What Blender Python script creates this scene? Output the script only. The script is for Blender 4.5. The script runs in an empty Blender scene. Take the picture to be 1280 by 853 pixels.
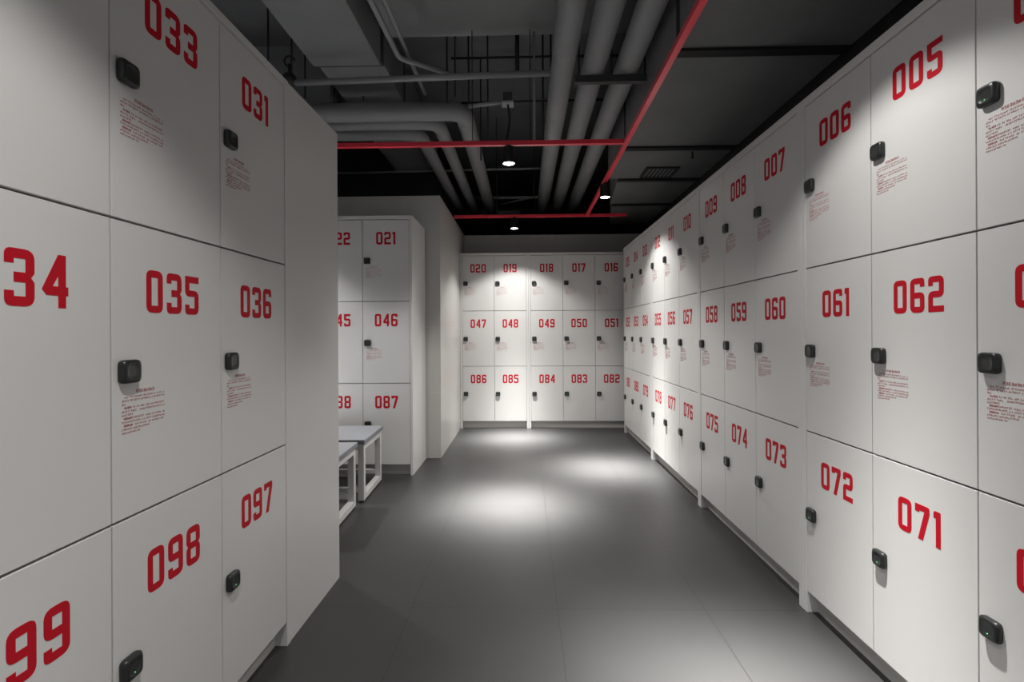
import bpy, bmesh, math, random
from mathutils import Vector, Matrix
from mathutils.geometry import tessellate_polygon

random.seed(7)
S = bpy.context.scene
COL = S.collection
R = math.radians

# ------------------------------------------------------------------ camera, world, exposure
F_PX, CZ = 623.0, 1.185
cam_d = bpy.data.cameras.new('camera')
cam_d.sensor_width = 36.0
cam_d.lens = F_PX / 1280 * 36
cam_d.shift_y = -11.5 / 1280
cam_d.clip_start = 0.02
cam = bpy.data.objects.new('camera', cam_d)
COL.objects.link(cam)
cam.matrix_world = Matrix.Translation((0, 0, CZ)) @ Matrix.Rotation(R(1.4), 4, 'Z') @ Matrix.Rotation(R(90), 4, 'X') @ Matrix.Rotation(R(-0.3), 4, 'Z')
S.camera = cam

world = bpy.data.worlds.new('world')
S.world = world
world.use_nodes = True
world.node_tree.nodes['Background'].inputs[0].default_value = (0.95, 0.97, 1.0, 1)
world.node_tree.nodes['Background'].inputs[1].default_value = 0.36
S.view_settings.view_transform = 'Standard'
S.view_settings.look = 'None'
S.view_settings.gamma = 1
S.view_settings.use_curve_mapping = False
S.view_settings.exposure = 0.08
SPILL_W, CORE, MID = 36.0, 105.0, 4.5

# ------------------------------------------------------------------ materials
def new_mat(name):
    m = bpy.data.materials.new(name)
    m.use_nodes = True
    return m, m.node_tree.nodes, m.node_tree.links, m.node_tree.nodes['Principled BSDF']

def mat(name, col, rough=0.5, metal=0.0, var=0.0, scale=6.0, bump=0.0, spec=0.5):
    m, n, l, b = new_mat(name)
    b.inputs['Roughness'].default_value = rough
    b.inputs['Metallic'].default_value = metal
    b.inputs['Specular IOR Level'].default_value = spec
    b.inputs['Base Color'].default_value = (*col, 1)
    if var or bump:
        tc = n.new('ShaderNodeTexCoord')
        nz = n.new('ShaderNodeTexNoise')
        nz.inputs['Scale'].default_value = scale
        nz.inputs['Detail'].default_value = 5
        l.new(tc.outputs['Object'], nz.inputs['Vector'])
        if var:
            cr = n.new('ShaderNodeValToRGB')
            cr.color_ramp.elements[0].position = 0.3
            cr.color_ramp.elements[1].position = 0.7
            cr.color_ramp.elements[0].color = (*[c * (1 - var) for c in col], 1)
            cr.color_ramp.elements[1].color = (*[min(1, c * (1 + var)) for c in col], 1)
            l.new(nz.outputs['Fac'], cr.inputs['Fac'])
            l.new(cr.outputs['Color'], b.inputs['Base Color'])
        if bump:
            bp = n.new('ShaderNodeBump')
            bp.inputs['Strength'].default_value = bump
            bp.inputs['Distance'].default_value = 0.01
            l.new(nz.outputs['Fac'], bp.inputs['Height'])
            l.new(bp.outputs['Normal'], b.inputs['Normal'])
    return m

def emit(name, col, strength):
    m, n, l, b = new_mat(name)
    b.inputs['Base Color'].default_value = (*col, 1)
    b.inputs['Emission Color'].default_value = (*col, 1)
    b.inputs['Emission Strength'].default_value = strength
    return m

def tiles(name, col, joint, size, offs, jw, rough, var, axes='XY', spec=0.5):
    """square-tile grid in object space with thin joints"""
    m, n, l, b = new_mat(name)
    tc = n.new('ShaderNodeTexCoord')
    sx = n.new('ShaderNodeSeparateXYZ')
    l.new(tc.outputs['Object'], sx.inputs[0])
    def line(out, size, off):
        a = n.new('ShaderNodeMath'); a.operation = 'SUBTRACT'; a.inputs[1].default_value = off
        l.new(out, a.inputs[0])
        d = n.new('ShaderNodeMath'); d.operation = 'PINGPONG'; d.inputs[1].default_value = size / 2
        l.new(a.outputs[0], d.inputs[0])
        c = n.new('ShaderNodeMath'); c.operation = 'LESS_THAN'; c.inputs[1].default_value = jw / 2
        l.new(d.outputs[0], c.inputs[0])
        return c.outputs[0]
    outs = [line(sx.outputs[ax], size[i], offs[i]) for i, ax in enumerate(axes)]
    mx = n.new('ShaderNodeMath'); mx.operation = 'MAXIMUM'
    l.new(outs[0], mx.inputs[0]); l.new(outs[1] if len(outs) > 1 else outs[0], mx.inputs[1])
    nz = n.new('ShaderNodeTexNoise'); nz.inputs['Scale'].default_value = 2.5; nz.inputs['Detail'].default_value = 8
    l.new(tc.outputs['Object'], nz.inputs['Vector'])
    cr = n.new('ShaderNodeValToRGB')
    cr.color_ramp.elements[0].position = 0.3; cr.color_ramp.elements[1].position = 0.7
    cr.color_ramp.elements[0].color = (*[c * (1 - var) for c in col], 1)
    cr.color_ramp.elements[1].color = (*[c * (1 + var) for c in col], 1)
    l.new(nz.outputs['Fac'], cr.inputs['Fac'])
    mix = n.new('ShaderNodeMix'); mix.data_type = 'RGBA'
    l.new(mx.outputs[0], mix.inputs['Factor'])
    l.new(cr.outputs['Color'], mix.inputs['A'])
    mix.inputs['B'].default_value = (*joint, 1)
    l.new(mix.outputs['Result'], b.inputs['Base Color'])
    b.inputs['Roughness'].default_value = rough
    b.inputs['Specular IOR Level'].default_value = spec
    return m

M = dict(
    white=mat('white_laminate', (0.66, 0.65, 0.635), 0.34, var=0.012, scale=1.5),
    carcass=mat('grey_carcass_board', (0.32, 0.31, 0.30), 0.6, var=0.02),
    kick=mat('grey_kick_laminate', (0.56, 0.545, 0.52), 0.45, var=0.02),
    red=mat('red_vinyl', (0.49, 0.0025, 0.014), 0.6, var=0.02, spec=0.25),
    ink=mat('red_brown_ink', (0.46, 0.20, 0.20), 0.6, var=0.05),
    lock=mat('black_lock_plastic', (0.016, 0.018, 0.017), 0.38, var=0.08, scale=40),
    dish=mat('dark_lock_dish', (0.028, 0.030, 0.030), 0.3, var=0.05, scale=40),
    led=emit('green_led', (0.15, 0.9, 0.25), 0.5),
    floor=tiles('dark_floor_tile', (0.041, 0.0407, 0.0403), (0.024, 0.0235, 0.023), (0.625, 0.625), (0.137, 2.135), 0.004, 0.38, 0.06, spec=0.4),
    wall=tiles('pale_wall_panel', (0.55, 0.535, 0.51), (0.66, 0.65, 0.63), (1.24, 0.617), (-1.12, 0.0), 0.003, 0.3, 0.012, axes='XZ'),
    black=mat('black_plenum_paint', (0.010, 0.010, 0.011), 0.7, var=0.15, bump=0.1),
    slab=mat('dark_grey_slab', (0.135, 0.137, 0.142), 0.8, var=0.1, scale=3, bump=0.15),
    beam=mat('grey_concrete_beam', (0.20, 0.202, 0.206), 0.8, var=0.07, scale=3, bump=0.15),
    duct=mat('grey_duct_board', (0.17, 0.172, 0.175), 0.6, var=0.08, scale=4, bump=0.05),
    pipe=mat('grey_pipe_lagging', (0.24, 0.24, 0.245), 0.6, var=0.05, scale=8, bump=0.12),
    conduit=mat('grey_painted_conduit', (0.26, 0.26, 0.265), 0.45, var=0.05),
    steel=mat('dark_steel', (0.032, 0.032, 0.034), 0.5, var=0.1),
    rod=mat('black_rod', (0.008, 0.008, 0.008), 0.6, var=0.1),
    redrail=mat('red_track_paint', (0.80, 0.04, 0.07), 0.28, var=0.03),
    lamp=mat('black_lamp_shell', (0.010, 0.010, 0.010), 0.45, var=0.05),
    lens=emit('lamp_lens', (1.0, 0.98, 0.94), 14.0),
    benchtop=mat('grey_bench_laminate', (0.30, 0.315, 0.34), 0.3, var=0.04, scale=5),
    benchedge=mat('dark_bench_edge', (0.19, 0.20, 0.22), 0.4, var=0.04),
    benchframe=mat('white_bench_frame', (0.62, 0.61, 0.59), 0.35, var=0.01),
)

# ------------------------------------------------------------------ mesh helpers
def box(bm, x0, x1, y0, y1, z0, z1, mi=0, bevel=0.0):
    v = [bm.verts.new(p) for p in ((x0, y0, z0), (x1, y0, z0), (x1, y1, z0), (x0, y1, z0), (x0, y0, z1), (x1, y0, z1), (x1, y1, z1), (x0, y1, z1))]
    fs = []
    for q in ((3, 2, 1, 0), (4, 5, 6, 7), (0, 1, 5, 4), (1, 2, 6, 5), (2, 3, 7, 6), (3, 0, 4, 7)):
        f = bm.faces.new([v[i] for i in q]); f.material_index = mi; fs.append(f)
    if bevel:
        es = {e for f in fs for e in f.edges}
        bmesh.ops.bevel(bm, geom=list(es), offset=bevel, segments=2, profile=0.5, affect='EDGES')

def tube(bm, pts, r, n=20, mi=0, cap=True):
    """sweep a circle along a polyline"""
    pts = [Vector(p) for p in pts]
    rings = []
    up = None
    for i, p in enumerate(pts):
        d = (pts[min(i + 1, len(pts) - 1)] - pts[max(i - 1, 0)]).normalized()
        if up is None:
            up = Vector((0, 0, 1)) if abs(d.z) < 0.9 else Vector((1, 0, 0))
        a = d.cross(up).normalized(); b = a.cross(d).normalized(); up = b
        k = 1.0
        if 0 < i < len(pts) - 1:
            c = (pts[i + 1] - p).normalized().dot((p - pts[i - 1]).normalized())
            k = 1.0 / max(0.6, math.sqrt(max(0.1, (1 + c) / 2)))
            k = 1.0 if k < 1.02 else min(k, 1.05)
        rings.append([bm.verts.new(p + (a * math.cos(t) + b * math.sin(t)) * r * k) for t in [2 * math.pi * j / n for j in range(n)]])
    for q, w in zip(rings, rings[1:]):
        for j in range(n):
            f = bm.faces.new((q[j], q[(j + 1) % n], w[(j + 1) % n], w[j])); f.smooth = True; f.material_index = mi
    if cap:
        bm.faces.new(rings[0][::-1]).material_index = mi
        bm.faces.new(rings[-1]).material_index = mi

def arc_path(pts, rad, n=8):
    """round the inner corners of a polyline"""
    P = [Vector(p) for p in pts]
    out = [P[0]]
    for i in range(1, len(P) - 1):
        a, b, c = P[i - 1], P[i], P[i + 1]
        u, w = (a - b).normalized(), (c - b).normalized()
        ang = u.angle(w)
        d = rad / math.tan(ang / 2)
        p0, p1 = b + u * d, b + w * d
        for k in range(n + 1):
            t = k / n
            out.append(p0 * (1 - t) ** 2 + b * 2 * t * (1 - t) + p1 * t * t)
    out.append(P[-1])
    return out

def to_obj(name, bm, mats, parent=None, loc=None):
    me = bpy.data.meshes.new(name)
    bmesh.ops.recalc_face_normals(bm, faces=bm.faces)
    bm.to_mesh(me); bm.free()
    for m in (mats if isinstance(mats, (list, tuple)) else [mats]):
        me.materials.append(m)
    o = bpy.data.objects.new(name, me)
    COL.objects.link(o)
    if parent: o.parent = parent
    if loc: o.location = loc
    return o

def inst(name, me, parent=None, loc=(0, 0, 0)):
    o = bpy.data.objects.new(name, me)
    COL.objects.link(o); o.location = loc
    if parent: o.parent = parent
    return o

def thing(name, label, cat, loc=(0, 0, 0), rz=0.0, group=None):
    o = bpy.data.objects.new(name, None)
    o.empty_display_size = 0.1
    COL.objects.link(o); o.location = loc; o.rotation_euler = (0, 0, rz)
    return tag(o, label, cat, group)

def tag(o, label, cat, group=None):
    o['label'] = label; o['category'] = cat
    if group: o['group'] = group
    return o

def struct(name, m, *boxes):
    bm = bmesh.new()
    for b in boxes: box(bm, *b)
    o = to_obj(name, bm, m); o['kind'] = 'structure'
    return o

def bx(name, m, dims, parent=None, bevel=0.0):
    bm = bmesh.new(); box(bm, *dims, bevel=bevel)
    return to_obj(name, bm, m, parent)

# ------------------------------------------------------------------ the setting
CEIL = 3.60
floor = struct('floor', M['floor'], (-4.0, 1.80, -1.5, 9.6, -0.10, 0.0))
struct('ceiling', M['slab'], (-4.0, 1.80, -1.5, 9.6, CEIL, CEIL + 0.1))
struct('wall_right', M['black'], (1.72, 1.80, -1.5, 9.6, 0.0, CEIL))
struct('wall_back', M['wall'], (-0.787, 1.72, 6.615, 6.70, 0.0, 2.47))
struct('wall_left', M['wall'], (-4.0, -0.787, 4.67, 6.70, 0.0, 2.47))
struct('wall_far_left', M['slab'], (-4.08, -4.0, -1.5, 9.6, 0.0, CEIL))
struct('wall_plenum', M['black'], (-4.0, 1.72, 9.5, 9.6, 0.0, CEIL))
struct('trim_1', M['black'], (-4.0, -0.98, 5.90, 9.5, 2.47, CEIL))       # black bulkhead on the partition
struct('trim_2', M['beam'], (-4.0, -1.62, 4.15, 4.35, 2.95, CEIL))        # grey downstand beam
struct('trim_3', M['beam'], (-0.95, 0.75, 1.2, 3.50, 3.27, CEIL))         # broad flat concrete beam over the aisle

# ------------------------------------------------------------------ digits
DW, DH, DS, DT = 5.4, 10.4, 1.65, 1.78
def rpoly(pts):
    """pts: (x, y[, radius]) -> polyline with rounded corners"""
    out = []
    n = len(pts)
    for i, p in enumerate(pts):
        r = p[2] if len(p) > 2 else 0
        b = Vector(p[:2])
        if not r: out.append(b); continue
        a, c = Vector(pts[i - 1][:2]), Vector(pts[(i + 1) % n][:2])
        u, w = (a - b).normalized(), (c - b).normalized()
        d = min(r / math.tan(u.angle(w) / 2), (a - b).length * 0.49, (c - b).length * 0.49)
        p0, p1 = b + u * d, b + w * d
        for k in range(6):
            t = k / 5
            out.append(p0 * (1 - t) ** 2 + b * 2 * t * (1 - t) + p1 * t * t)
    return out
W, H, s, t = DW, DH, DS, DT
q = 1.9
SIX = [(W, 7.7), (W, H, q), (0, H, q), (0, 0, q), (W, 0, q), (W, 6.1, q), (s, 6.1), (s, H - t), (W - s, H - t), (W - s, 7.7)]
GLYPH = {
    '0': (W, [[(0, 0, q), (W, 0, q), (W, H, q), (0, H, q)], [(s, t), (W - s, t), (W - s, H - t), (s, H - t)]]),
    '1': (2.5, [[(0, 10.0), (0.5, H), (2.5, H, 0.5), (2.5, 0), (0.8, 0), (0.8, 8.3), (0, 8.3)]]),
    '2': (W, [[(0, 7.6), (0, H, q), (W, H, q), (W, 4.2, 2.2), (s, 4.2), (s, t), (W, t), (W, 0), (0, 0), (0, 6.05, 2.2), (W - s, 6.05), (W - s, H - t), (s, H - t), (s, 7.6)]]),
    '3': (W, [[(0, 7.7), (0, H, q), (W, H, q), (W, 6.1, 0.6), (W - 0.65, 5.25), (W, 4.4, 0.6), (W, 0, q), (0, 0, q), (0, 2.8), (s, 2.8), (s, t), (W - s, t), (W - s, 4.35), (s, 4.35), (s, 6.15), (W - s, 6.15), (W - s, H - t), (s, H - t), (s, 7.7)]]),
    '4': (W, [[(3.3, H), (4.9, H), (4.9, 4.2), (W, 4.2), (W, 2.4), (4.9, 2.4), (4.9, 0), (3.3, 0), (3.3, 2.4), (0.9, 2.4), (0, 3.5)], [(3.3, 6.3), (2.15, 4.2), (3.3, 4.2)]]),
    '5': (W, [[(0, H), (W, H), (W, H - t), (s, H - t), (s, 6.6), (W, 6.6, 2.0), (W, 0, q), (0, 0, q), (0, 2.7), (s, 2.7), (s, t), (W - s, t), (W - s, 4.9), (0, 4.9, 1.6)]]),
    '6': (W, [SIX, [(s, 1.8), (W - s, 1.8), (W - s, 4.3), (s, 4.3)]]),
    '7': (W, [[(0, H), (W, H, 0.8), (W, H - 2.0), (2.95, 0), (1.1, 0), (3.5, H - t), (1.6, H - t), (1.6, H - 2.35), (0, H - 2.35)]]),
    '8': (W, [[(0, 0, q), (W, 0, q), (W, 4.45, 0.6), (W - 0.6, 5.3), (W, 6.15, 0.6), (W, H, q), (0, H, q), (0, 6.15, 0.6), (0.6, 5.3), (0, 4.45, 0.6)],
              [(s, t), (W - s, t), (W - s, 4.4), (s, 4.4)], [(s, 6.2), (W - s, 6.2), (W - s, H - t), (s, H - t)]]),
}
GLYPH['9'] = (W, [[(W - p[0], H - p[1], *p[2:]) for p in loop] for loop in GLYPH['6'][1]])

def number_bm(text):
    """digits centred on x = 0, top at z = 0, standing on the plane y = 0"""
    bm = bmesh.new()
    gap = 1.4
    total = sum(GLYPH[c][0] for c in text) + gap * (len(text) - 1)
    x = -total / 2
    for c in text:
        w, loops = GLYPH[c]
        polys = [rpoly(l) for l in loops]
        flat = [p for l in polys for p in l]
        tris = tessellate_polygon([[Vector((p.x, p.y, 0)) for p in l] for l in polys])
        th = 0.0007
        fv = [bm.verts.new(((x + p.x) * 0.01, -th, (p.y - DH) * 0.01)) for p in flat]
        bv = [bm.verts.new(((x + p.x) * 0.01, 0.0004, (p.y - DH) * 0.01)) for p in flat]
        for a in tris: bm.faces.new([fv[i] for i in a])
        k = 0
        for l in polys:
            m_ = len(l)
            for i in range(m_):
                j = (i + 1) % m_
                try: bm.faces.new((fv[k + i], fv[k + j], bv[k + j], bv[k + i]))
                except ValueError: pass
            k += m_
        x += w + gap
    return bm

# ------------------------------------------------------------------ fine-print notice (illegible in the photo)
def notice_mesh():
    rnd = random.Random(3)
    bm = bmesh.new()
    def stroke(x0, x1, z0, z1):
        v = [bm.verts.new((a, -0.0005, b)) for a, b in ((x0, z0), (x1, z0), (x1, z1), (x0, z1))]
        w = [bm.verts.new((a, 0.0003, b)) for a, b in ((x0, z0), (x1, z0), (x1, z1), (x0, z1))]
        bm.faces.new(v)
        for i in range(4):
            bm.faces.new((v[i], w[i], w[(i + 1) % 4], v[(i + 1) % 4]))
    def char(x, z, w, h, bold):
        k = 0.00075 * (1.5 if bold else 1.0)
        for zz in rnd.sample([0.0, 0.3, 0.62, 0.95], 3 if bold else 2):
            stroke(x + 0.1 * w, x + w * rnd.uniform(0.75, 0.95), z - h * zz, z - h * zz + k)
        for xx in rnd.sample([0.15, 0.5, 0.8], 2 if bold else 1):
            stroke(x + xx * w, x + xx * w + k, z - h, z)
    def line(x0, x1, z, h, bold_to=0, gaps=True):
        x = x0
        while x < x1 - h * 0.6:
            if gaps and rnd.random() < 0.16 and x > x0 + 0.01: x += h * 0.7; continue
            char(x, z, h * 0.95, h, x - x0 < bold_to)
            x += h * 1.06
    line(0.042, 0.103, -0.001, 0.0068, 1, False)
    rows = [(0.008, 0.133, 0), (0.0, 0.133, 0), (0.0, 0.014, 0), (0.008, 0.133, 0.022), (0.0, 0.133, 0), (0.0, 0.036, 0),
            (0.006, 0.133, 0.022), (0.0, 0.133, 0), (0.006, 0.133, 0.022), (0.0, 0.082, 0), (0.0, 0.058, 0)]
    z = -0.0135
    for a, b, bold in rows:
        line(a, b, z, 0.0040, bold)
        z -= 0.0081
    me = bpy.data.meshes.new('notice')
    bm.to_mesh(me); bm.free(); me.materials.append(M['ink'])
    return me
NOTICE = notice_mesh()

# ------------------------------------------------------------------ electronic lock
def lock_mesh(lit):
    bm = bmesh.new()
    N = 40
    def sq(sz, y, p=5.0):
        out = []
        for j in range(N):
            a = 2 * math.pi * j / N
            c, d = math.cos(a), math.sin(a)
            rr = sz / (abs(c) ** p + abs(d) ** p) ** (1 / p)
            out.append(bm.verts.new((c * rr, y, d * rr)))
        return out
    prof = [(0.0270, 0.0005, 5), (0.0285, -0.004, 5), (0.0290, -0.014, 5), (0.0280, -0.020, 5), (0.0250, -0.0245, 4.5), (0.0205, -0.0262, 3),
            (0.0185, -0.0258, 2), (0.0165, -0.0240, 2), (0.009, -0.0234, 2)]
    rings = [sq(a * 0.93, y * 0.68, p + 1) for a, y, p in prof]
    for k, (a, b) in enumerate(zip(rings, rings[1:])):
        for j in range(N):
            f = bm.faces.new((a[j], a[(j + 1) % N], b[(j + 1) % N], b[j])); f.smooth = True
            f.material_index = 1 if k >= 6 else 0
    f = bm.faces.new(rings[-1]); f.material_index = 1
    bm.faces.new(rings[0][::-1])
    if lit:
        r = bmesh.ops.create_icosphere(bm, subdivisions=2, radius=0.0016, matrix=Matrix.Translation((0.0, -0.0160, -0.0115)))
        for v in r['verts']:
            for f in v.link_faces: f.material_index = 2
    bmesh.ops.recalc_face_normals(bm, faces=bm.faces)
    me = bpy.data.meshes.new('lock')
    bm.to_mesh(me); bm.free()
    for k in ('lock', 'dish', 'led'): me.materials.append(M[k])
    return me
LOCK, LOCK_LIT = lock_mesh(False), lock_mesh(True)

# ------------------------------------------------------------------ locker banks
PITCH = 0.394
SEAM = [0.088, 0.763, 1.443, 2.122]           # door edges from the floor up
DOORM = {}
def door_mesh(row):
    if row not in DOORM:
        bm = bmesh.new()
        h = SEAM[row + 1] - SEAM[row]
        box(bm, 0.0019, PITCH - 0.0019, 0.0, 0.018, 0.0028, h - 0.0028, bevel=0.0012)
        bmesh.ops.recalc_face_normals(bm, faces=bm.faces)
        me = bpy.data.meshes.new('door'); bm.to_mesh(me); bm.free(); me.materials.append(M['white'])
        DOORM[row] = me
    return DOORM[row]

def locker_bank(label, loc, rz, rows, panel=0.03, depth=0.50, top=2.154, cols=None, lockless=()):
    """rows: top, middle, bottom lists of numbers, left to right as one faces the doors"""
    n = cols or len(rows[0])
    wd = n * PITCH + 2 * panel
    t = thing('locker_bank', label, 'lockers', loc, rz, 'white locker banks')
    bx('body', M['carcass'], (panel, wd - panel, 0.021, depth, 0.09, SEAM[3]), t)
    for a in (0.0, wd - panel):
        bx('side_panel', M['white'], (a + 0.0004, a + panel - 0.0004, -0.002, depth, 0.0, top), t, bevel=0.001)
    bx('top_panel', M['white'], (panel, wd - panel, -0.002, depth, SEAM[3] + 0.002, top), t, bevel=0.001)
    bx('kickboard', M['kick'], (panel, wd - panel, 0.045, 0.063, 0.0, 0.088), t)
    if rows:
        for ri, nums in enumerate(rows):
            row = 2 - ri
            for ci, num in enumerate(nums):
                d = inst('door', door_mesh(row), t, (panel + ci * PITCH, 0.0, SEAM[row]))
                if num: d['label'] = f'white locker door numbered {num}'
                h = SEAM[row + 1] - SEAM[row]
                if num:
                    to_obj('number', number_bm(num), M['red'], d, (PITCH / 2, 0.0, h - 0.103))
                inst('lock', LOCK_LIT if row == 0 or num == '004' else LOCK, d, (0.042, 0.0, 0.336))
                if ri < 2: inst('notice', NOTICE, d, (0.027, 0.0, 0.292))
    return t

XR, XL = 1.1835, -0.903
PN = 0.03
BAY = 3 * PITCH + 2 * PN
YB = 6.11
# right-hand wall, far end first (origin = far outer edge of each bank)
y_far = 0.912 + 0.029 - PN + BAY
right = [
    (['006', '005', '004'], ['061', '062', '063'], ['072', '071', '070'], 'nearest white locker bank on the right wall, doors 004 to 006 on top'),
    (['009', '008', '007'], ['058', '059', '060'], ['075', '074', '073'], 'white locker bank on the right wall with doors 007 to 009 on top'),
    (['012', '011', '010'], ['055', '056', '057'], ['078', '077', '076'], 'white locker bank on the right wall with doors 010 to 012 on top'),
    (['015', '014', '013'], ['052', '053', '054'], ['081', '080', '079'], 'farthest white locker bank on the right wall, doors 013 to 015 on top'),
]
for k, (a, b, c, lab) in enumerate(right):
    yy = y_far + k * BAY
    locker_bank(lab, (XR - 0.0033 * (yy - 2.1), yy, 0), R(-90 + 0.19), (a, b, c), top=2.158)
# far wall
locker_bank('two-column white locker bank on the far wall, doors 019 and 020 on top', (-0.786, YB, 0), 0.0, (['020', '019'], ['047', '048'], ['086', '085']), panel=0.026)
locker_bank('white locker bank on the far wall with doors 016 to 018 on top', (0.055, YB, 0), 0.0, (['018', '017', '016'], ['049', '050', '051'], ['084', '083', '082']), panel=0.026)
# bank behind the benches, its side facing the aisle
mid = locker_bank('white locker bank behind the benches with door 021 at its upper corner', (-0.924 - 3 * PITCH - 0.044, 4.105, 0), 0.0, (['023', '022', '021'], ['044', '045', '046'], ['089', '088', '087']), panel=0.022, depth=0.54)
bx('white_strip', M['white'], (0.022, 0.022 + 3 * PITCH, 0.038, 0.045, 0.0, 0.022), mid)  # thin white strip along the foot of the kickboard
# left-hand bank in the foreground
locker_bank('large foreground white locker bank on the left, doors 031 and 033 on top', (XL - 0.0064 * BAY, 1.892 - BAY, 0), R(90 - 0.37), (['', '033', '031'], ['034', '035', '036'], ['099', '098', '097']), depth=0.5, top=2.150)
locker_bank('white cabinet turned away at the left, showing only its plain blank side', (XL + 0.0035, 2.390, 0), R(180 - 0.37), None, depth=0.497, top=2.148, cols=3)

# ------------------------------------------------------------------ benches
def bench(label, x1, y0, y1, length, h=0.440):
    t = thing('bench', label, 'bench', (x1, y0, 0), R(2.5), 'benches by the lockers')
    dp = y1 - y0
    bm = bmesh.new()
    box(bm, -length, 0.0, 0.0, dp, h - 0.032, h - 0.004, 1, bevel=0.002)
    box(bm, -length + 0.001, -0.001, 0.001, dp - 0.001, h - 0.0045, h, 0)
    to_obj('seat', bm, [M['benchtop'], M['benchedge']], t)
    w = 0.042
    for xe in (-0.010, -length + 0.010 + w):
        bm = bmesh.new()
        x0, x_ = xe - w, xe
        zt = h - 0.032
        box(bm, x0, x_, 0.015, 0.015 + w, 0.012, zt, bevel=0.002)
        box(bm, x0, x_, dp - 0.015 - w, dp - 0.015, 0.012, zt, bevel=0.002)
        box(bm, x0, x_, 0.015 + w, dp - 0.015 - w, zt - w, zt, bevel=0.002)
        box(bm, x0, x_, 0.015 + w, dp - 0.015 - w, 0.012, 0.012 + w, bevel=0.002)
        fr = to_obj('end_frame', bm, M['benchframe'], t)
        for yy in (0.036, dp - 0.036):
            bm = bmesh.new()
            r = bmesh.ops.create_cone(bm, cap_ends=True, segments=16, radius1=0.016, radius2=0.014, depth=0.012, matrix=Matrix.Translation(((x0 + x_) / 2, yy, 0.006)))
            to_obj('foot', bm, M['lamp'], fr)
    for yy in (0.015, dp - 0.015 - w):
        bx('lower_rail', M['benchframe'], (-length + 0.010 + w, -0.010 - w, yy, yy + w * 0.8, 0.07, 0.07 + w * 0.8), t, bevel=0.002)
        bx('upper_rail', M['benchframe'], (-length + 0.010 + w, -0.010 - w, yy, yy + w, h - 0.032 - w, h - 0.032), t, bevel=0.002)
bench('grey-topped bench with a white tube frame nearest the locker door 087', -1.110, 3.430, 3.965, 1.2)
bench('grey-topped bench with a white frame, half hidden by the blank cabinet side', -1.112, 2.81, 3.365, 1.2)

# ------------------------------------------------------------------ red lighting tracks and spotlights
RZ = 2.47
def track(label, dims, along, wires):
    t = thing('lighting_track', label, 'lighting track', ((dims[0] + dims[1]) / 2, (dims[2] + dims[3]) / 2, RZ), 0, 'red lighting tracks')
    cx, cy = (dims[0] + dims[1]) / 2, (dims[2] + dims[3]) / 2
    x0, x1, y0, y1 = dims[0] - cx, dims[1] - cx, dims[2] - cy, dims[3] - cy
    bm = bmesh.new()
    box(bm, x0, x1, y0, y1, 0.0, 0.030, bevel=0.0015)
    to_obj('profile', bm, M['redrail'], t)
    for u, top in wires:
        if along == 'x': path = [(u - cx, 0.0, 0.03), (u - cx, 0.0, top - RZ)]
        else: path = [(0.0, u - cy, 0.031), (0.084, u - cy, 0.19), (0.084, u - cy, top - RZ)]
        bm = bmesh.new()
        tube(bm, path, 0.003, 8)
        to_obj('hanger_wire', bm, M['rod'], t)
    return t
track('long red track running down the aisle beside the right lockers', (0.690, 0.722, -1.0, 5.585), 'y', ((0.2, CEIL), (2.2, CEIL), (3.9, CEIL), (5.3, CEIL)))
track('red cross track over the benches, nearer of the two across the aisle', (-3.2, 0.690, 3.420, 3.452), 'x', ((-2.7, CEIL), (-0.35, 3.27), (0.05, 3.27)))
track('red cross track in front of the far wall lockers', (-0.782, 1.15, 5.585, 5.617), 'x', ((-0.3, CEIL), (0.12, CEIL)))

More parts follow.
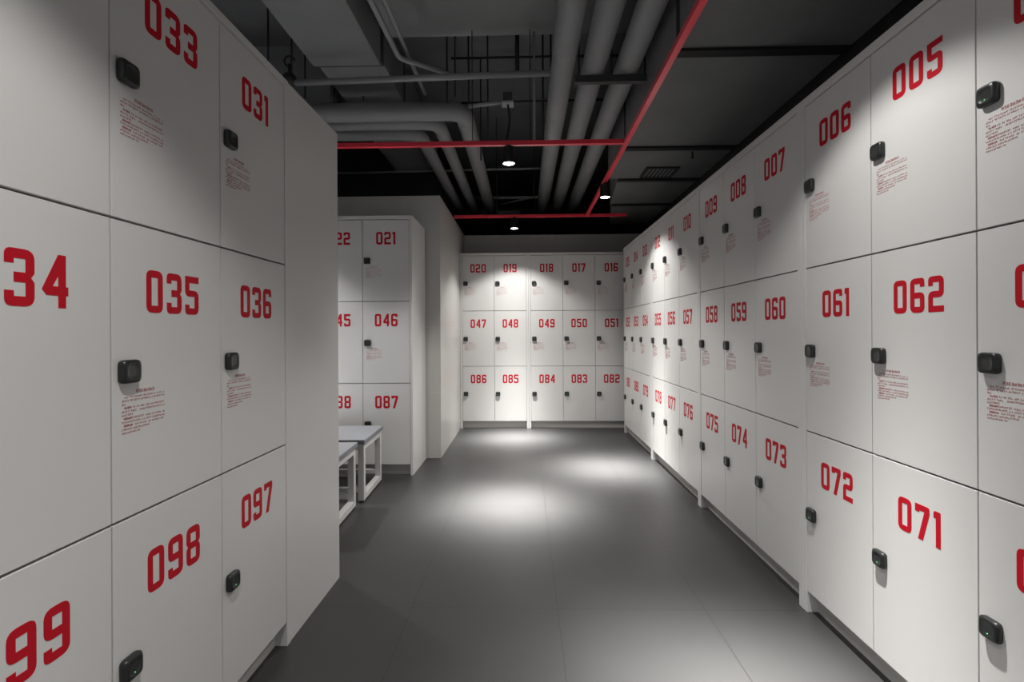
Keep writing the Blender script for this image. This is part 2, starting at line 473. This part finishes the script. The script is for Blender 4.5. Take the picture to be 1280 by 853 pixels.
def lamp(label, x, y, zb=2.345, cable=None, core=1.0, core_deg=10.0, beam=1.0, spill=1.0):
    t = thing('spotlight', label, 'spotlight', (x, y, zb), 0, 'black cylinder spotlights')
    bm = bmesh.new()
    N = 32
    prof = [(0.0395, 0.0), (0.0430, 0.0), (0.0435, 0.004), (0.0435, 0.108), (0.040, 0.112), (0.0, 0.112)]
    rings = []
    for r_, z in prof[:-1]:
        rings.append([bm.verts.new((r_ * math.cos(2 * math.pi * j / N), r_ * math.sin(2 * math.pi * j / N), z)) for j in range(N)])
    inner = [bm.verts.new((0.0395 * math.cos(2 * math.pi * j / N), 0.0395 * math.sin(2 * math.pi * j / N), 0.008)) for j in range(N)]
    seq = [inner] + rings
    for a, b in zip(seq, seq[1:]):
        for j in range(N):
            f = bm.faces.new((a[j], a[(j + 1) % N], b[(j + 1) % N], b[j])); f.smooth = True
    bm.faces.new(rings[-1])
    to_obj('housing', bm, M['lamp'], t)
    bm = bmesh.new()
    bmesh.ops.create_cone(bm, cap_ends=True, segments=N, radius1=0.0393, radius2=0.0393, depth=0.004, matrix=Matrix.Translation((0, 0, 0.0035)))
    to_obj('lens', bm, M['lens'], t)
    bx('track_adapter', M['lamp'], (-0.016, 0.016, -0.022, 0.022, 0.112, 0.124), t, bevel=0.002)
    ld = bpy.data.lights.new('bulb', 'SPOT')
    ld.energy = SPILL_W; ld.spot_size = R(114); ld.spot_blend = 0.36; ld.shadow_soft_size = 0.03
    ld.color = (1.0, 0.985, 0.96)
    ld.use_nodes = True
    n, l = ld.node_tree.nodes, ld.node_tree.links
    em = n['Emission']
    def op(kind, a, b=None):
        m = n.new('ShaderNodeMath'); m.operation = kind
        for k, v in enumerate((a, b)):
            if v is None: continue
            if isinstance(v, (int, float)): m.inputs[k].default_value = v
            else: l.new(v, m.inputs[k])
        return m.outputs[0]
    tc = n.new('ShaderNodeTexCoord'); sep = n.new('ShaderNodeSeparateXYZ')
    l.new(tc.outputs['Normal'], sep.inputs[0])
    th = op('ARCCOSINE', op('MINIMUM', op('ABSOLUTE', sep.outputs['Z']), 1.0))
    def gauss(amp, deg):
        u = op('MULTIPLY', th, 1.0 / R(deg))
        return op('MULTIPLY', op('EXPONENT', op('MULTIPLY', op('MULTIPLY', u, u), -1.0)), amp)
    tot = op('ADD', op('ADD', gauss(CORE * core, core_deg), gauss(MID * beam, 32.0)), spill)
    l.new(tot, em.inputs['Strength'])
    lo = bpy.data.objects.new('bulb', ld); COL.objects.link(lo)
    lo.parent = t; lo.location = (0, 0, -0.006)
    return t
lamp('lit black spotlight under the nearer red cross track', -0.10, 3.436)
lamp('lit black spotlight on the long red track by the right lockers', 0.706, 4.335)
lamp('lit black spotlight under the far cross track before door 019', -0.104, 5.60)
lamp('black spotlight on the near cross track above the benches', -2.15, 3.436, spill=1.25)
lamp('black spotlight on the long track above the foreground right lockers', 0.706, 1.57, core=0.62, core_deg=10.5, beam=0.35, spill=0.78)
# a second track stub crosses above the camera
track('red cross track above the camera over the foreground', (-0.9, 0.690, 0.584, 0.616), 'x', ((-0.6, CEIL), (0.05, CEIL)))
lamp('black spotlight on the track above the left foreground lockers', -0.25, 0.60, core=0.5, beam=0.6, spill=0.8)

# junction box and flex over the nearest lamp
jb = thing('junction_box', 'small grey junction box with black flex above the nearer cross track', 'junction box', (-0.105, 3.44, 2.765))
bx('box_body', M['steel'], (-0.032, 0.032, -0.04, 0.04, 0.0, 0.06), jb, bevel=0.003)
bx('cover_plate', M['conduit'], (-0.040, 0.040, -0.045, 0.045, -0.012, 0.0), jb, bevel=0.002)
bm = bmesh.new()
tube(bm, [Vector((0.0 + 0.012 * math.sin(k / 12 * math.pi * 1.2), -0.002 * (k / 12), -0.012 - 0.24 * k / 12)) for k in range(13)], 0.008, 10)
to_obj('flex', bm, M['rod'], jb)

# ------------------------------------------------------------------ pipes and ducts
PZ = CZ + 1.74
def pipe(label, path, r, bands=(), group='lagged pipes'):
    t = thing('lagged_pipe', label, 'pipe', path[-1], 0, group)
    o = Vector(path[-1])
    bm = bmesh.new()
    tube(bm, [Vector(p) - o for p in path], r, 28)
    to_obj('lagging', bm, M['pipe'], t)
    for (p, d) in bands:
        bm = bmesh.new()
        p = Vector(p) - o; d = Vector(d).normalized() * 0.006
        tube(bm, [p - d, p + d], r * 1.012, 28)
        to_obj('joint_band', bm, M['conduit'], t)
    return t
PIPE_END = 9.3
for x, lab, bands in ((0.262, 'leftmost of three straight lagged pipes running along the aisle', (3.05, 3.95, 5.6)),
                      (0.466, 'middle of three straight lagged pipes running along the aisle', (3.75, 5.2)),
                      (0.686, 'rightmost of three straight lagged pipes, beside the long red track', (3.7, 5.0))):
    pipe(lab, [(x, -0.8, PZ), (x, PIPE_END, PZ)], 0.0775, [((x, y, PZ), (0, 1, 0)) for y in bands])
for xx, yy, r, lab in ((-0.47, 3.91, 0.072, 'thickest lagged pipe with an elbow, nearest the aisle middle'),
                       (-0.705, 4.11, 0.058, 'middle of the three lagged pipes bending at the left'),
                       (-0.905, 4.33, 0.060, 'leftmost lagged pipe bending above the bench lockers')):
    pts = arc_path([(-3.9, yy, PZ), (xx, yy, PZ), (xx, PIPE_END, PZ)], 0.14, 10)
    pipe(lab, pts, r, [((xx, yy + 0.17, PZ), (0, 1, 0)), ((xx, yy + 1.6, PZ), (0, 1, 0))], 'bent lagged pipes')

# trapeze under the straight pipes
tp = thing('pipe_support', 'dark steel crossbar carrying the straight pipes from two rods', 'pipe support', (0.576, 3.25, CZ + 1.635))
bm = bmesh.new()
box(bm, -0.238, 0.224, -0.02, 0.02, -0.022, 0.022)
to_obj('crossbar', bm, M['steel'], tp)
for xx in (-0.212, 0.0, 0.215):
    bm = bmesh.new(); tube(bm, [(xx, 0, 0.022), (xx, 0, CEIL - CZ - 1.635)], 0.006, 8)
    to_obj('rod', bm, M['rod'], tp)

# long duct above the right lockers, in sections
DZ = CZ + 1.475
dt = thing('air_duct', 'wide dark grey duct in flanged sections above the right lockers', 'duct', (1.25, 3.0, DZ))
ys = [-1.3, 0.6, 2.65, 4.03, 4.87, 5.82, 6.9]
for i, (a, b) in enumerate(zip(ys, ys[1:])):
    bm = bmesh.new()
    lx0 = 0.82 if i < 3 else (0.82 if i == 3 else (0.92 if i == 4 else 1.03))
    lx1 = 0.82 if i < 3 else (0.82 if i == 3 else (1.0 if i == 4 else 1.18))
    lo = [(lx0, a + 0.03), (1.70, a + 0.03), (1.70, b - 0.03), (lx1, b - 0.03)]
    vb = [bm.verts.new((x - 1.25, y - 3.0, 0)) for x, y in lo]
    vt = [bm.verts.new((x - 1.25, y - 3.0, 0.45)) for x, y in lo]
    bm.faces.new(vb[::-1]); bm.faces.new(vt)
    for j in range(4): bm.faces.new((vb[j], vb[(j + 1) % 4], vt[(j + 1) % 4], vt[j]))
    to_obj('duct_section', bm, M['duct'], dt)
    if i:
        bx('flange', M['rod'], (lx0 - 1.25, 0.45, a - 3.0 - 0.032, a - 3.0 + 0.032, -0.016, 0.44), dt)
# grille
GO = (1.255 - 1.25, 4.64 - 3.0, -0.012)
bm = bmesh.new()
for a in ((-0.15, 0.15, -0.14, -0.12), (-0.15, 0.15, 0.12, 0.14), (-0.15, -0.13, -0.12, 0.12), (0.13, 0.15, -0.12, 0.12)):
    box(bm, *a, -0.004, 0.012)
gr = to_obj('air_grille', bm, M['steel'], dt, GO)
gr['label'] = 'small dark louvred grille'
bx('grille_backing', M['rod'], (-0.13, 0.13, -0.12, 0.12, 0.008, 0.0115), gr)
bm = bmesh.new()
for k in range(7):
    x = -0.108 + 0.036 * k
    box(bm, x - 0.007, x + 0.007, -0.118, 0.118, 0.0, 0.006)
to_obj('louvre', bm, M['duct'], gr)
sp = thing('sprinkler', 'tiny black sprinkler head under the duct beside the grille', 'sprinkler', (1.39, 4.13, DZ - 0.05))
bm = bmesh.new(); tube(bm, [(0, 0, 0.0), (0, 0, 0.05)], 0.006, 10); to_obj('stem', bm, M['rod'], sp)
bm = bmesh.new(); bmesh.ops.create_cone(bm, cap_ends=True, segments=14, radius1=0.016, radius2=0.012, depth=0.006, matrix=Matrix.Translation((0, 0, 0.0))); to_obj('deflector', bm, M['rod'], sp)

# left duct
LZ = CZ + 1.90
ld_ = thing('supply_duct', 'flat grey supply duct above the left foreground lockers', 'duct', (-1.245, 3.0, LZ))
for a, b, dz in ((0.3, 3.52, 0.0), (3.60, 4.2, 0.05), (4.24, 5.84, 0.0)):
    bx('duct_section', M['conduit' if a > 4 else 'beam'], (-0.245, 0.235, a - 3.0, b - 3.0, dz, 0.40), ld_, bevel=0.002)  # far section coloured lighter to stand in for light missing there
bx('flange', M['steel'], (-0.25, 0.24, 0.53, 0.59, 0.03, 0.41), ld_)
bx('flange', M['steel'], (-0.25, 0.24, 1.205, 1.235, 0.02, 0.41), ld_)

# sprinkler main, conduits
def run(name, label, pts, r, m, cat='conduit', group=None, n=14):
    o = Vector(pts[-1])
    bm = bmesh.new(); tube(bm, [Vector(p) - o for p in pts], r, n)
    ob = to_obj(name, bm, m, None, o)
    return tag(ob, label, cat, group)
run('sprinkler_pipe', 'straight grey pipe crossing from the left lockers to the straight pipes', [(-1.56, 3.38, CZ + 1.715), (0.20, 3.38, CZ + 1.752)], 0.021, M['conduit'], 'pipe')
vb = thing('pipe_valve', 'black valve at the end of the straight grey cross pipe', 'valve', (-1.60, 3.38, CZ + 1.735))
bm = bmesh.new(); bmesh.ops.create_uvsphere(bm, u_segments=18, v_segments=12, radius=0.05); to_obj('valve_body', bm, M['rod'], vb)
bm = bmesh.new(); tube(bm, [(0, 0, 0.03), (0, 0, 0.11)], 0.01, 10); to_obj('stem', bm, M['rod'], vb)
bm = bmesh.new(); tube(bm, [(0.035 * math.cos(a), 0, 0.13 + 0.035 * math.sin(a)) for a in [k * math.pi / 8 for k in range(13)]], 0.007, 8); to_obj('hand_wheel', bm, M['rod'], vb)
z1 = CZ + 1.80
run('bent_conduit', 'grey conduit bending aside at the dark slab', arc_path([(-0.86, 1.0, z1), (-0.81, 3.25, z1), (-0.52, 3.46, z1)], 0.10, 6), 0.017, M['conduit'])
run('straight_conduit', 'grey conduit running straight beside the bent conduit', [(-0.78, 1.0, z1 + 0.05), (-0.76, 3.85, z1 + 0.05)], 0.014, M['conduit'])
run('cross_conduit', 'thin grey conduit crossing behind the nearest lamp', [(-3.0, 5.84, CZ + 1.875), (0.22, 5.70, CZ + 1.87)], 0.012, M['conduit'])
run('cable_tray_bar', 'thin black bar crossing behind the junction box', [(-0.50, 4.0, CZ + 1.845), (0.80, 4.0, CZ + 1.855)], 0.009, M['rod'])
run('box_conduit', 'short grey conduit running left from the junction box', [(-0.38, 3.46, CZ + 1.570), (-0.137, 3.46, CZ + 1.60)], 0.014, M['conduit'])
run('slab_bar', 'thin black bar across the dark slab beyond the beam', [(-0.62, 4.3, CZ + 2.37), (0.9, 4.3, CZ + 2.37)], 0.010, M['rod'])
run('far_conduit', 'grey conduit low across the far plenum', [(-0.75, 6.9, CZ + 1.86), (0.30, 6.9, CZ + 1.86)], 0.02, M['conduit'])
run('far_pipe', 'short grey pipe across the far plenum behind the bent pipes', [(-0.97, 7.7, CZ + 1.849), (-0.05, 7.7, CZ + 1.849)], 0.035, M['conduit'], 'pipe')
run('slanted_conduit', 'slanting thin conduit in the far plenum', [(-0.40, 7.2, CZ + 1.8308), (0.25, 6.7, CZ + 1.8308)], 0.012, M['conduit'])
# drop rods
def px_rod(px, y0, y1, Y, w, kind='rod', nm='hanger_rod', lab='thin black hanger rod dropping from the dark slab', grp='ceiling hanger rods'):
    X = (px - 655) / F_PX * Y
    z0, z1_ = CZ + (415 - y1) / F_PX * Y, CZ + (415 - y0) / F_PX * Y
    bm = bmesh.new(); tube(bm, [(0, 0, 0), (0, 0, z1_ - z0)], w, 8)
    ob = to_obj(nm, bm, M[kind], None, (X, Y, z0))
    return tag(ob, lab, 'hanger rod', grp)
for px, y1, Y, w in ((560, 128, 3.85, 0.006), (570, 120, 3.87, 0.006), (587, 135, 3.83, 0.007), (611, 180, 3.9, 0.006), (680, 182, 4.0, 0.007), (690, 150, 4.05, 0.007), (602, 200, 4.4, 0.006)):
    zc = 415 - (CEIL - CZ) * F_PX / Y
    px_rod(px, zc, y1, Y, w)
px_rod(648, 415 - (CEIL - CZ) * F_PX / 3.7, 91, 3.7, 0.016, 'rod', 'cable_drop', 'thick black bar dropping onto the grey cross pipe', None)
px_rod(669, 415 - (CEIL - CZ) * F_PX / 3.47, 182, 3.47, 0.008, 'conduit', 'conduit_drop', 'thin pale conduit dropping to the nearer cross track', None)
for px, y1, Y in ((333, 80, 3.6), (363, 95, 3.6), (380, 118, 3.9), (419, 125, 4.08), (454, 122, 4.08)):
    zc = 415 - (CEIL - CZ) * F_PX / Y
    px_rod(px, zc, y1, Y, 0.007, lab='thin black rod hanging behind the left foreground lockers', grp='left hanger rods')
